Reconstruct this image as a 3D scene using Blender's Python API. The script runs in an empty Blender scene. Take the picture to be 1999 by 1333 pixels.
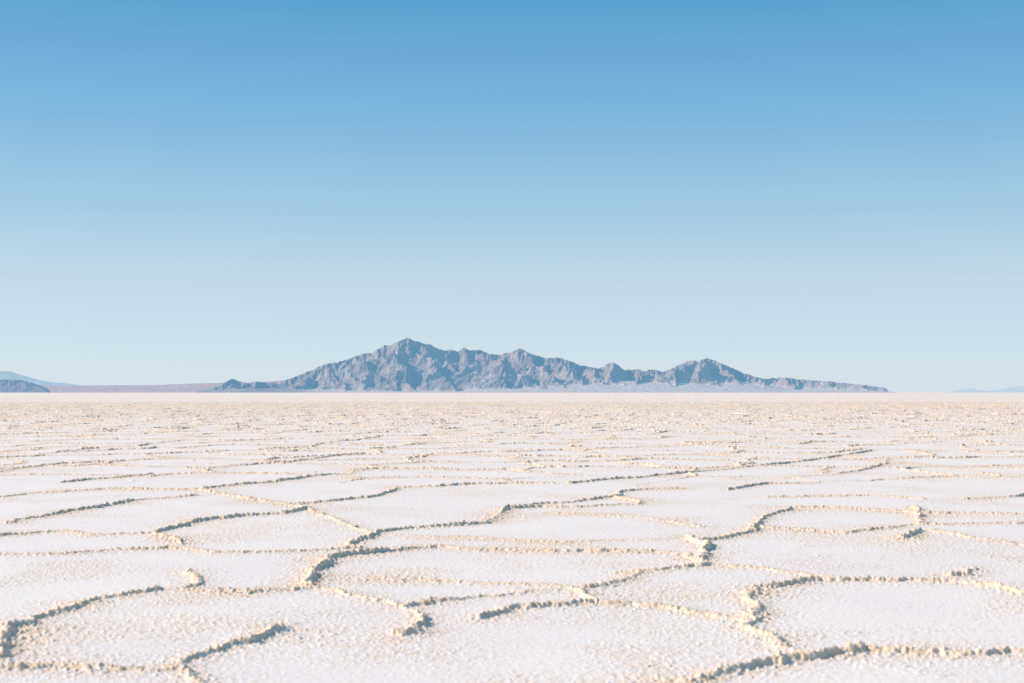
import bpy, math, numpy as np
from mathutils import Vector
scene=bpy.context.scene
F=2776.0; CX=999.5; HY=766.0; H=1.0
# ---------------------------------------------------------------- noise
def pn(x,y,seed=0):
    rng=np.random.RandomState(seed+11)
    perm=rng.permutation(1024).astype(np.int32)
    ang=rng.rand(1024)*2*np.pi
    gx=np.cos(ang).astype(np.float32); gy=np.sin(ang).astype(np.float32)
    c0,s0=math.cos(seed*1.7+.6),math.sin(seed*1.7+.6)
    x,y=x*c0-y*s0,x*s0+y*c0
    xf=np.floor(x); yf=np.floor(y)
    xi=xf.astype(np.int32)&1023; yi=yf.astype(np.int32)&1023
    fx=(x-xf).astype(np.float32); fy=(y-yf).astype(np.float32)
    u=fx*fx*fx*(fx*(fx*6-15)+10); v=fy*fy*fy*(fy*(fy*6-15)+10)
    def g(ix,iy,dx,dy):
        h=perm[(perm[ix&1023]+iy)&1023]
        return gx[h]*dx+gy[h]*dy
    a=g(xi,yi,fx,fy); b=g(xi+1,yi,fx-1,fy)
    c=g(xi,yi+1,fx,fy-1); d=g(xi+1,yi+1,fx-1,fy-1)
    return ((a+(b-a)*u)*(1-v)+(c+(d-c)*u)*v)*1.5
def fbm(x,y,seed,oc=4,gain=.5):
    s=0;a=1
    for i in range(oc):
        s=s+a*pn(x*2**i+i*17.3,y*2**i+i*9.1,seed+i); a*=gain
    return s
def ridged(x,y,seed,oc=5,gain=.5):
    s=0;a=1;t=0;w=1
    for i in range(oc):
        r=1-np.abs(pn(x*2.03**i+i*7.7,y*2.03**i+i*3.3,seed+i)); r=r*r
        s=s+a*r*w; t+=a; w=np.clip(r*1.6,0,1); a*=gain
    return s/t
def sstep(a,b,x):
    t=np.clip((x-a)/(b-a),0,1); return t*t*(3-2*t)
def grid_mesh(name,X,Y,Z,attrs={}):
    R,C=X.shape
    co=np.empty((R*C,3),np.float32); co[:,0]=X.ravel(); co[:,1]=Y.ravel(); co[:,2]=Z.ravel()
    idx=np.arange(R*C,dtype=np.int32).reshape(R,C)
    q=np.stack([idx[:-1,:-1],idx[:-1,1:],idx[1:,1:],idx[1:,:-1]],-1).reshape(-1,4)
    me=bpy.data.meshes.new(name)
    me.vertices.add(R*C); me.vertices.foreach_set('co',co.ravel())
    me.loops.add(q.size); me.loops.foreach_set('vertex_index',q.ravel())
    me.polygons.add(len(q)); me.polygons.foreach_set('loop_start',np.arange(0,q.size,4,dtype=np.int32))
    me.update(calc_edges=True)
    me.shade_smooth()
    for k,a in attrs.items():
        at=me.attributes.new(k,'FLOAT','POINT'); at.data.foreach_set('value',np.ascontiguousarray(a,dtype=np.float32).ravel())
    ob=bpy.data.objects.new(name,me); scene.collection.objects.link(ob)
    return ob
# ---------------------------------------------------------------- salt flat
# pressure ridges traced in image pixels (x, y), projected from the camera to plan metres
RID=[
(1.0,[(0,1290),(2,1262),(12,1240),(60,1212),(130,1190),(200,1170),(270,1162),(320,1155)]),
(.6,[(320,1155),(400,1155),(480,1158),(560,1155),(612,1150)]),
(1.2,[(600,1145),(612,1120),(640,1092),(700,1082),(760,1076)]),
(.8,[(760,1076),(850,1068),(940,1073),(1050,1076),(1150,1075),(1250,1078),(1340,1085),(1375,1100)]),
(1.3,[(1345,1050),(1365,1060),(1378,1080),(1370,1105)]),
(1.1,[(1370,1056),(1420,1047),(1470,1035),(1490,1015),(1520,1000),(1548,995)]),
(1.1,[(1375,1105),(1300,1112),(1250,1118),(1225,1135),(1180,1143),(1130,1148)]),
(.5,[(1130,1148),(1000,1142),(900,1135),(830,1130),(760,1128)]),
(.8,[(1120,1150),(1150,1175),(1080,1183),(1000,1190),(940,1210)]),
(.7,[(1150,1175),(1230,1180),(1320,1190),(1400,1205),(1450,1215),(1500,1245),(1525,1268)]),
(.4,[(1525,1268),(1600,1282),(1660,1278)]),
(1.1,[(1465,1212),(1475,1190),(1455,1170),(1480,1150),(1530,1142),(1600,1135)]),
(.8,[(1600,1135),(1700,1134),(1790,1135),(1860,1138),(1930,1145),(1999,1160),(2100,1170)]),
(1.0,[(1340,1335),(1400,1312),(1480,1300),(1560,1292),(1620,1285),(1680,1272)]),
(.7,[(1680,1272),(1760,1275),(1880,1282),(1999,1280),(2100,1290)]),
(.8,[(345,1302),(380,1283),(430,1270),(480,1255),(550,1233)]),
(.7,[(-60,1315),(0,1310),(100,1305),(200,1308),(280,1312),(345,1302),(385,1335)]),
(.6,[(612,1150),(700,1165),(770,1180),(810,1195)]),
(.9,[(810,1195),(835,1212),(825,1230),(790,1240)]),
(.7,[(800,1185),(850,1175),(900,1172)]),
(.9,[(-60,1088),(0,1085),(100,1083),(220,1075),(330,1070)]),
(.7,[(330,1070),(420,1080),(520,1078),(600,1075),(700,1071)]),
(.6,[(372,1115),(376,1140),(360,1150)]),
(1.2,[(690,1065),(710,1055),(730,1042),(800,1033),(880,1028),(950,1022),(975,1005),(990,992),(1060,990)]),
(1.1,[(20,1020),(60,1012),(120,1002),(200,990),(280,975),(380,967)]),
(.8,[(-60,1050),(0,1045),(60,1040),(120,1035),(180,1045),(240,1042),(300,1040)]),
(1.0,[(300,1040),(350,1028),(400,1015),(480,1008),(560,1005),(590,995)]),
(.7,[(300,1042),(340,1052),(360,1062)]),
(.6,[(590,992),(640,1010),(700,1035),(720,1045)]),
(1.0,[(390,955),(450,948),(520,942),(600,932),(670,925)]),
(.7,[(390,957),(470,970),(560,985),(590,992)]),
(1.1,[(560,985),(650,978),(720,972),(770,960),(770,952),(840,950),(920,946)]),
(.8,[(920,946),(1000,944),(1080,945)]),
(.9,[(1000,992),(1100,982),(1200,970),(1215,960),(1260,957),(1330,955)]),
(.8,[(1060,990),(1130,990),(1260,985),(1200,970)]),
(1.2,[(1115,945),(1160,940),(1220,935),(1300,927),(1400,917),(1480,910),(1540,905),(1610,895),(1700,880)]),
(1.0,[(1420,958),(1490,945),(1600,942)]),
(.8,[(1500,970),(1600,968),(1700,968),(1800,975)]),
(.7,[(1548,990),(1620,990),(1700,995),(1800,1003),(1900,1003),(1999,1005),(2100,1006)]),
(.9,[(1785,990),(1800,1010),(1790,1025),(1850,1025),(1999,1022)]),
(1.0,[(1758,1052),(1800,1038)]),
(.6,[(1810,1035),(1900,1050),(1999,1065),(2100,1080)]),
(.8,[(1855,1125),(1880,1120),(1905,1110)]),
(.5,[(1375,1105),(1480,1112),(1560,1122),(1650,1134)]),
(.9,[(1640,925),(1700,915),(1730,905),(1730,895)]),
(.6,[(1730,898),(1850,912),(1950,930)]),
(1.1,[(1880,975),(1940,972),(1999,968),(2080,962)]),
(1.0,[(-60,922),(0,918),(70,912),(130,905),(230,900)]),
(1.0,[(120,942),(200,935),(300,926)]),
(1.1,[(410,915),(480,908),(560,903),(640,892),(710,885)]),
(.7,[(0,972),(80,962),(200,955),(390,957)]),
(.4,[(900,1172),(1000,1160),(1120,1150)]),
(.5,[(1790,1025),(1650,1040),(1480,1030)]),
(.3,[(730,1045),(900,1050),(1100,1058),(1345,1050)]),
(.35,[(1080,1000),(1250,1010),(1370,1030)]),
]
def plan(p):
    v=p[1]-HY
    return ((p[0]-CX)/v*H, F/v*H)
rows=[-400,-60,-12,-2,1,2.4,3.2,3.7]
d=4.0
while d<150:
    rows.append(d); d+=min(.0017*d,.085)
while d<900:
    rows.append(d); d*=1.004
while d<70000:
    rows.append(d); d*=1.15
rows=np.array(rows)
uc=np.linspace(-.40,.40,1450)
side=np.array([.42,.45,.48,.52,.58,.66,.8,1.0,1.4,2.2,4,8])
u=np.concatenate([-side[::-1],uc,side])
D,U=np.meshgrid(rows,u,indexing='ij')
X=(U*np.maximum(D,4.0)).astype(np.float32); Y=D.astype(np.float32)
Z=np.zeros_like(X); RG=np.full_like(X,.5)
n0=8; n1=int(np.searchsorted(rows,900)); sl=slice(n0,n1)
x=X[sl]; y=Y[sl]
nearn=int(np.searchsorted(rows[sl],26.0))
wx=.05*pn(x*2.6,y*2.6,1)+.03*pn(x*8,y*8,2)+.012*pn(x*21,y*21,3)+.010*pn(x*47,y*47,7)
wy=.05*pn(x*2.6,y*2.6,4)+.03*pn(x*8,y*8,5)+.012*pn(x*21,y*21,6)+.010*pn(x*47,y*47,8)
dist=np.full_like(x,9.0); amp=np.zeros_like(x)
xn=(x+wx)[:nearn]; yn=(y+wy)[:nearn]; best=np.full_like(xn,9.0); ba=np.zeros_like(xn)
for a,pl in RID:
    P=[plan(p) for p in pl]
    for i in range(len(P)-1):
        (ax,ay),(bx,by)=P[i],P[i+1]
        r0=int(np.searchsorted(rows[sl],min(ay,by)-.9)); r1=min(nearn,int(np.searchsorted(rows[sl],max(ay,by)+.9)))
        if r1<=r0: continue
        qx=xn[r0:r1]; qy=yn[r0:r1]
        dx,dy=bx-ax,by-ay; L=dx*dx+dy*dy
        t=np.clip(((qx-ax)*dx+(qy-ay)*dy)/L,0,1)
        dd=np.hypot(qx-ax-t*dx,qy-ay-t*dy)
        m=dd<best[r0:r1]
        best[r0:r1]=np.where(m,dd,best[r0:r1]); ba[r0:r1]=np.where(m,a,ba[r0:r1])
dist[:nearn]=best; amp[:nearn]=ba
def cells(x,y,S,seed):
    rng=np.random.RandomState(seed); J=rng.rand(512,512,2).astype(np.float32)
    gx=x/S; gy=y/S
    ix=np.floor(gx).astype(np.int32); iy=np.floor(gy).astype(np.int32)
    d1=np.full_like(x,1e9); d2=np.full_like(x,1e9)
    c1x=np.zeros_like(x);c1y=np.zeros_like(x);c2x=np.zeros_like(x);c2y=np.zeros_like(x)
    for oy in (-1,0,1):
        for ox in (-1,0,1):
            jx=ix+ox; jy=iy+oy
            j=J[jx&511,jy&511]
            cx=jx.astype(np.float32)+.5+(j[...,0]-.5)*.95; cy=jy.astype(np.float32)+.5+(j[...,1]-.5)*.95
            dd=(cx-gx)**2+(cy-gy)**2
            m1=dd<d1; m2=(~m1)&(dd<d2)
            d2=np.where(m1,d1,np.where(m2,dd,d2)); c2x=np.where(m1,c1x,np.where(m2,cx,c2x)); c2y=np.where(m1,c1y,np.where(m2,cy,c2y))
            d1=np.where(m1,dd,d1); c1x=np.where(m1,cx,c1x); c1y=np.where(m1,cy,c1y)
    e=(d2-d1)/(2*np.sqrt((c2x-c1x)**2+(c2y-c1y)**2)+1e-6)
    key=(c1x+c2x)*3.17+(c1y+c2y)*5.31
    hk=np.abs(np.sin(key*12.9898)*43758.5453)%1.0
    return (e*S).astype(np.float32),hk
gwx=x+.45*pn(x*.55,y*.55,20)+.14*pn(x*1.9,y*1.9,21)+wx*1.3
gwy=y+.45*pn(x*.55,y*.55,22)+.14*pn(x*1.9,y*1.9,23)+wy*1.3
e,hk=cells(gwx.astype(np.float32),gwy.astype(np.float32),1.9,5)
hk=.5+.85*hk
e2,hk2=cells((gwx*1.0+31.7+wx*2).astype(np.float32),(gwy+12.3+wy*2).astype(np.float32),1.15,9)
hk2=np.clip((hk2-.35)*1.3,0,1)
uu=np.abs(x/y)
mask=np.maximum(sstep(14.5,18.5,y+1.2*pn(x*.5,y*.5,30)), sstep(.37,.395,uu))
w=.024*(.85+.4*pn(x*1.7,y*1.7,44))
wf=1+1.0*sstep(18,70,y)
prof1=np.exp(-(dist/w)**3)*amp
prof2=np.exp(-(e/(w*wf))**3)*hk*mask
minor=np.exp(-(e2/(w*.9*wf))**2)*hk2*(.10+.6*mask)
near_r=np.exp(-(dist/.08)**2)*np.clip(amp,.3,1)
near_r=np.maximum(near_r,np.exp(-(e/.09)**2)*mask)
wide=np.exp(-(np.minimum(dist,np.where(mask>.5,e,9))/.24)**2)
prof=np.maximum(np.maximum(prof1,prof2),minor)
lump=.9+.25*pn(x*3.2,y*3.2,40)+.2*pn(x*15,y*15,41)+.3*pn(x*45,y*45,43)
brk=np.clip(.9+1.0*pn(x*.9,y*.9,42),.3,1.1)
z=.0225*prof*np.clip(lump,.3,1.2)*brk*(1+.9*sstep(18,60,y))
fade=1-sstep(22,60,y)
cr=np.clip(pn(x*38,y*38,50)+.8*pn(x*71,y*71,51),0,1.2)
patch=np.clip(.15+1.5*fbm(x*.9,y*.9,55,4),0,1)
z+=fade*(.006*near_r*cr+.004*cr*wide+.004*cr*patch+.0008*cr)
z+=.008*fbm(x*.6,y*.6,60,2)+.005*near_r
sm=np.clip(ridged(x*.9,y*.9,70,3)-.66,0,1)*2.2
z+=.007*sm*(.4+cr*fade)*np.clip(.2+1.3*pn(x*.6,y*.6,77),0,1)
edge=1-sstep(600,880,y)
Z[sl]=z*edge
rg=np.clip(prof*.8+near_r*.6+.35*wide+.4*patch+.3*sm,0,1)
rg=rg*edge+.5*(1-edge)
RG[sl]=rg
Z*=(1-sstep(.40,.5,np.abs(U))).astype(np.float32)
ground=grid_mesh('salt_flat',X,Y,Z,{'ridge':RG})

def mat(name):
    m=bpy.data.materials.new(name); m.use_nodes=True; nt=m.node_tree
    for n in list(nt.nodes): nt.nodes.remove(n)
    return m,nt
def mixc(nt,f,a,b):
    n=nt.nodes.new('ShaderNodeMix'); n.data_type='RGBA'
    if hasattr(f,'links'): nt.links.new(f,n.inputs[0])
    else: n.inputs[0].default_value=f
    for s,i in ((a,6),(b,7)):
        if isinstance(s,tuple): n.inputs[i].default_value=s+(1,)
        else: nt.links.new(s,n.inputs[i])
    return n.outputs[2]
def ramp(nt,src,lo,hi,a=0,b=1):
    n=nt.nodes.new('ShaderNodeMapRange'); n.inputs[1].default_value=lo;n.inputs[2].default_value=hi
    n.inputs[3].default_value=a;n.inputs[4].default_value=b
    nt.links.new(src,n.inputs[0]); return n.outputs[0]
def noise(nt,co,sc,det=4):
    n=nt.nodes.new('ShaderNodeTexNoise'); n.inputs['Scale'].default_value=sc; n.inputs['Detail'].default_value=det
    nt.links.new(co,n.inputs['Vector']); return n.outputs[0]
m,nt=mat('salt')
geo=nt.nodes.new('ShaderNodeNewGeometry'); pos=geo.outputs['Position']
at=nt.nodes.new('ShaderNodeAttribute'); at.attribute_name='ridge'
n1_=noise(nt,pos,22,6); n2_=noise(nt,pos,.9,4); n3_=noise(nt,pos,.02,3)
c=mixc(nt,ramp(nt,n2_,.35,.65),(.93,.765,.695),(.94,.79,.70))
ad=nt.nodes.new('ShaderNodeMath'); ad.operation='MULTIPLY_ADD'
nt.links.new(ramp(nt,n1_,.3,.7,-.5,.5),ad.inputs[0]); ad.inputs[1].default_value=1.0; nt.links.new(at.outputs['Fac'],ad.inputs[2])
c=mixc(nt,ramp(nt,ad.outputs[0],.1,1.2),c,(.88,.60,.40))
c=mixc(nt,ramp(nt,n3_,.4,.65,0,.3),c,(.92,.74,.60))
b=nt.nodes.new('ShaderNodeBsdfPrincipled'); b.inputs['Roughness'].default_value=.85; b.inputs['Specular IOR Level'].default_value=.2
nt.links.new(c,b.inputs['Base Color'])
bp=nt.nodes.new('ShaderNodeBump'); bp.inputs['Distance'].default_value=.006; bp.inputs['Strength'].default_value=.55
nt.links.new(noise(nt,pos,50,6),bp.inputs['Height']); nt.links.new(bp.outputs[0],b.inputs['Normal'])
o=nt.nodes.new('ShaderNodeOutputMaterial'); nt.links.new(b.outputs[0],o.inputs[0])
ground.data.materials.append(m)

# ---------------------------------------------------------------- mountains
def rock_haze_mat(name,rock1,rock2,fan,haze_glow,glow_mix):
    m,nt=mat(name)
    geo=nt.nodes.new('ShaderNodeNewGeometry'); pos=geo.outputs['Position']
    a=nt.nodes.new('ShaderNodeAttribute'); a.attribute_name='fan'
    c=mixc(nt,ramp(nt,noise(nt,pos,.004,6),.4,.6),rock1,rock2)
    c=mixc(nt,a.outputs['Fac'],c,fan)
    b=nt.nodes.new('ShaderNodeBsdfDiffuse'); nt.links.new(c,b.inputs[0])
    bp=nt.nodes.new('ShaderNodeBump'); bp.inputs['Distance'].default_value=30; bp.inputs['Strength'].default_value=.65
    nt.links.new(noise(nt,pos,.02,5),bp.inputs['Height']); nt.links.new(bp.outputs[0],b.inputs['Normal'])
    e=nt.nodes.new('ShaderNodeEmission'); e.inputs[0].default_value=haze_glow+(1,); e.inputs[1].default_value=1  # aerial perspective painted in: constant glow mixed over the surface, no real air
    mx=nt.nodes.new('ShaderNodeMixShader'); mx.inputs[0].default_value=glow_mix
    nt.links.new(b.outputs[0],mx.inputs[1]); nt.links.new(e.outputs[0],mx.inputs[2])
    o=nt.nodes.new('ShaderNodeOutputMaterial'); nt.links.new(mx.outputs[0],o.inputs[0]); return m
SK=[(380,766),(392,759),(400,756),(425,754),(440,745),(455,738),(470,744),(485,747),(500,744),(520,746),(545,744),(560,740),(572,736),(590,729),(610,721),(630,712),(645,708),(660,706),(680,700),(700,692),(715,688),(728,688),(740,679),(750,673),(765,672),(775,667),(785,662),(797,659),(810,665),(825,668),(840,672),(855,680),(870,684),(880,681),(893,684),(905,679),(920,683),(935,681),(950,688),(965,691),(978,692),(990,688),(1003,685),(1015,679),(1025,684),(1040,691),(1055,696),(1075,698),(1090,697),(1110,703),(1130,711),(1150,715),(1165,718),(1178,716),(1185,710),(1197,706),(1208,713),(1218,722),(1230,722),(1245,719),(1258,725),(1268,719),(1280,722),(1295,725),(1310,719),(1325,712),(1340,704),(1352,702),(1362,705),(1378,698),(1390,702),(1405,707),(1420,713),(1440,722),(1455,729),(1475,735),(1500,738),(1540,736),(1560,740),(1600,742),(1640,746),(1680,750),(1720,755),(1742,760),(1752,766),(1760,768)]
sk=np.array(SK,float)
px=np.linspace(385,1760,1700); dd_=np.linspace(10300,12900,500)
Dm,PX=np.meshgrid(dd_,px,indexing='ij'); Um=(PX-CX)/F; Xm=Um*Dm
S=HY-np.interp(px,sk[:,0],sk[:,1]); S=S[None,:]
S=S+ 1.6*pn(px[None,:]*.09,px[None,:]*0+3.3,91)*np.clip(S/30,0,1)+ .9*pn(px[None,:]*.23,px[None,:]*0+3.3,98)*np.clip(S/30,0,1)
Ssm=np.convolve(np.pad(S[0],60,mode='edge'),np.hanning(121)/np.hanning(121).sum(),'valid')[None,:]
wX=Xm+60*pn(Xm/330,Dm/330,94)+30*pn(Xm/120,Dm/120,95)+12*pn(Xm/50,Dm/50,99)
wY=Dm+60*pn(Xm/330,Dm/330,96)+30*pn(Xm/120,Dm/120,100)
# main divide and its spurs: (image pixel column, assumed distance, pixel height above horizon)
LN=[[(p_,11900+120*math.sin(p_*.021),HY-float(np.interp(p_,sk[:,0],sk[:,1]))-2) for p_ in range(560,1740,20)],
[(610,11850,43),(590,11400,24),(575,10950,5)],
[(655,11850,56),(655,11450,38),(672,10950,8)],
[(700,11850,70),(688,11450,46),(700,11150,26),(722,10850,6)],
[(745,11880,90),(722,11500,66),(728,11200,44),(752,10850,10)],
[(797,11900,104),(772,11500,82),(780,11150,56),(806,10800,8)],
[(797,11900,104),(832,11500,74),(858,11150,44),(895,10750,4)],
[(870,11900,82),(884,11500,58),(918,11100,28),(935,10900,10)],
[(905,11900,86),(925,11500,62),(955,11250,38),(970,10900,10)],
[(940,11900,82),(972,11450,62),(985,11250,70),(1012,11050,44),(1052,10850,22),(1098,10650,2)],
[(985,11250,70),(970,11050,40),(975,10850,16)],
[(1015,11900,85),(1042,11500,58),(1075,11150,34),(1110,10900,12)],
[(1075,11900,68),(1105,11500,46),(1145,11100,20)],
[(1120,11900,56),(1158,11500,36),(1190,11100,14)],
[(1197,11800,60),(1198,11450,36),(1218,11050,12)],
[(1268,11850,46),(1250,11400,28),(1242,11000,8)],
[(1268,11850,46),(1292,11400,26),(1312,11000,10)],
[(1352,11850,63),(1322,11450,42),(1318,11050,14)],
[(1378,11900,67),(1375,11450,46),(1402,11050,16)],
[(1400,11850,59),(1432,11450,36),(1462,11050,12)],
[(1440,11850,42),(1484,11400,24),(1512,11050,8)],
[(1530,11750,28),(1556,11350,15)],[(1600,11750,23),(1632,11350,11)],[(1665,11750,17),(1692,11400,7)],
[(440,11000,18),(455,11050,28),(470,11000,20)],[(492,11000,19),(505,11050,21),(540,11100,17)]]
base=np.full_like(Xm,-99.0)
for ln in LN:
    for i in range(len(ln)-1):
        (pa,da,va),(pb,db,vb)=ln[i],ln[i+1]
        ax=(pa-CX)/F*da; bx=(pb-CX)/F*db
        za=va/F*da; zb=vb/F*db
        dx,dy=bx-ax,db-da; L=dx*dx+dy*dy
        t=np.clip(((wX-ax)*dx+(wY-da)*dy)/L,0,1)
        cx_=wX-ax-t*dx
        dd=np.hypot(cx_,wY-da-t*dy)
        # eastern flanks steepened into scarps so they fall in shade
        hgt=za+(zb-za)*t-np.where(cx_>0,1.2,.66)*dd+.00022*dd*dd
        base=np.maximum(base,np.where(dd<1400,hgt,-99))
g1=ridged(wX/230,wY/230,120,4,.55); g2=ridged(wX/80,wY/80,140,3,.55)
relief=np.clip(base/120,0.12,1)
base=base-(1-g1)*75*relief-(1-g2)*24*relief+20*relief
cur=base/Dm*F
cm=np.maximum(cur.max(0,keepdims=True),2.0)
ratio=np.clip(S/cm,.0,2.0)
kk=41; rs=np.convolve(np.pad(ratio[0],kk//2,mode='edge'),np.hanning(kk)/np.hanning(kk).sum(),'valid')[None,:]
wgt=np.clip(cur/cm,0,1)**2
base=base*(rs*(1-wgt)+ratio*wgt)
reach=.35+.65*sstep(880,980,PX)*(1-sstep(1430,1560,PX))+.4*(1-sstep(540,600,PX))
apron=np.clip((Dm-10350)/1200,0,1)**1.1*np.clip(Ssm,0,22)/F*12000*reach
apron=apron+6*pn(Xm/260,Dm/260,160)*np.clip(apron/30,0,1)
apron=np.minimum(apron,np.clip(S,0,99)/F*Dm)
zz=np.maximum(base,apron)
fan=sstep(-18,8,apron-base+ 8*pn(Xm/60,Dm/60,150))*sstep(560,640,PX)*.95
mt=grid_mesh('mountain_range',Xm,Dm,zz-2,{'fan':fan})
mt.data.materials.append(rock_haze_mat('range_rock_haze_glow',(.42,.28,.23),(.62,.42,.34),(.95,.66,.52),(.175,.44,.70),.52))

def lowrange(name,pts,D0,depth,seed,mt_,nx=420,ny=90,rough=.4):
    p=np.array(pts,float); px=np.linspace(p[0,0],p[-1,0],nx); dd=np.linspace(D0,D0+depth,ny)
    Dq,P=np.meshgrid(dd,px,indexing='ij'); Xq=(P-CX)/F*Dq
    S=(HY-np.interp(px,p[:,0],p[:,1]))[None,:]
    t=(Dq-D0)/depth; f=np.clip(np.sin(np.clip(t*1.25,0,1.25)/1.25*np.pi),0,1)**.9
    s=depth/5
    b=f*(1-rough+rough*ridged(Xq/s,Dq/s,seed,5))
    b=b/((b/Dq).max(0,keepdims=True)*F/1.0)*S
    ob=grid_mesh(name,Xq,Dq,b-1.0,{'fan':np.zeros_like(b)}); ob.data.materials.append(mt_); return ob
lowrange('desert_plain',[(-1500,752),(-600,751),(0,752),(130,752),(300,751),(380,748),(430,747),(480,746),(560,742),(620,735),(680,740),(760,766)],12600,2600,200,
  rock_haze_mat('desert_soil_haze_glow',(.58,.39,.35),(.66,.46,.40),(.5,.4,.35),(.38,.51,.71),.5),rough=.12)
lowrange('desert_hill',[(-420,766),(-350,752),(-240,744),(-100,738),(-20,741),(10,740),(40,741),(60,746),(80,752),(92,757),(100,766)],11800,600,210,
  rock_haze_mat('hill_rock_haze_glow',(.32,.21,.18),(.42,.29,.25),(.5,.4,.35),(.24,.46,.73),.58))
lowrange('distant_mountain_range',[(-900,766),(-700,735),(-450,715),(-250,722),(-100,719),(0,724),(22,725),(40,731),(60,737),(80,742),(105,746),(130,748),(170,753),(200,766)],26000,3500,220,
  rock_haze_mat('hazy_rock_glow',(.3,.25,.22),(.4,.33,.3),(.5,.4,.35),(.43,.64,.81),.82))
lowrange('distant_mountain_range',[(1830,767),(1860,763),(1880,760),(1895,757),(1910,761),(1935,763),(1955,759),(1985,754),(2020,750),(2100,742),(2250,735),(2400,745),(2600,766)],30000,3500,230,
  rock_haze_mat('faint_rock_haze_glow',(.3,.25,.22),(.4,.33,.3),(.5,.4,.35),(.55,.71,.84),.90))

# ---------------------------------------------------------------- light
az=math.radians(-80); el=math.radians(32)
sd=Vector((math.sin(az)*math.cos(el),math.cos(az)*math.cos(el),math.sin(el)))
L=bpy.data.lights.new('sun','SUN'); L.energy=5; L.angle=math.radians(.5); L.color=(1,.945,.865)
lo=bpy.data.objects.new('sun',L); scene.collection.objects.link(lo)
lo.rotation_euler=sd.to_track_quat('Z','Y').to_euler(); lo.location=(-20,10,20)
w_=bpy.data.worlds.new('World'); scene.world=w_; w_.use_nodes=True; nt=w_.node_tree
bg=nt.nodes['Background']; sky=nt.nodes.new('ShaderNodeTexSky'); sky.sky_type='NISHITA'; sky.sun_disc=False
sky.sun_elevation=el; sky.sun_rotation=az; sky.air_density=1.0; sky.dust_density=.3; sky.ozone_density=2.0; sky.altitude=1280
# clear desert air: elevation colour profile of the sky blended with the scattering model
tc=nt.nodes.new('ShaderNodeTexCoord'); sx=nt.nodes.new('ShaderNodeSeparateXYZ'); nt.links.new(tc.outputs['Generated'],sx.inputs[0])
cr_=nt.nodes.new('ShaderNodeValToRGB'); nt.links.new(sx.outputs[2],cr_.inputs[0])
stops=[(0.0,(.66,.785,.865)),(.03,(.63,.77,.86)),(.075,(.555,.715,.84)),(.13,(.37,.61,.80)),(.19,(.215,.485,.74)),(.265,(.09,.37,.665)),(.6,(.10,.32,.57)),(1,(.10,.28,.52))]
el_=cr_.color_ramp.elements
for p,c_ in stops[1:-1]: el_.new(p)
for i,(p,c_) in enumerate(stops): el_[i].position=p; el_[i].color=c_+(1,)
sc=nt.nodes.new('ShaderNodeVectorMath'); sc.operation='SCALE'; sc.inputs['Scale'].default_value=10
nt.links.new(cr_.outputs[0],sc.inputs[0])
mx=nt.nodes.new('ShaderNodeMix'); mx.data_type='RGBA'; mx.inputs[0].default_value=.88
nt.links.new(sky.outputs[0],mx.inputs[6]); nt.links.new(sc.outputs[0],mx.inputs[7])
nt.links.new(mx.outputs[2],bg.inputs[0]); bg.inputs[1].default_value=.10

# ---------------------------------------------------------------- camera
c=bpy.data.cameras.new('camera'); c.lens=50; c.sensor_width=36; c.shift_y=(HY-666.5)/1999
c.clip_end=200000; c.clip_start=.05
c.dof.use_dof=True; c.dof.focus_distance=30; c.dof.aperture_fstop=5.0
co=bpy.data.objects.new('camera',c); scene.collection.objects.link(co); co.location=(0,0,H); co.rotation_euler=(math.radians(90),0,0)
scene.camera=co
scene.view_settings.view_transform='Standard'; scene.view_settings.look='None'
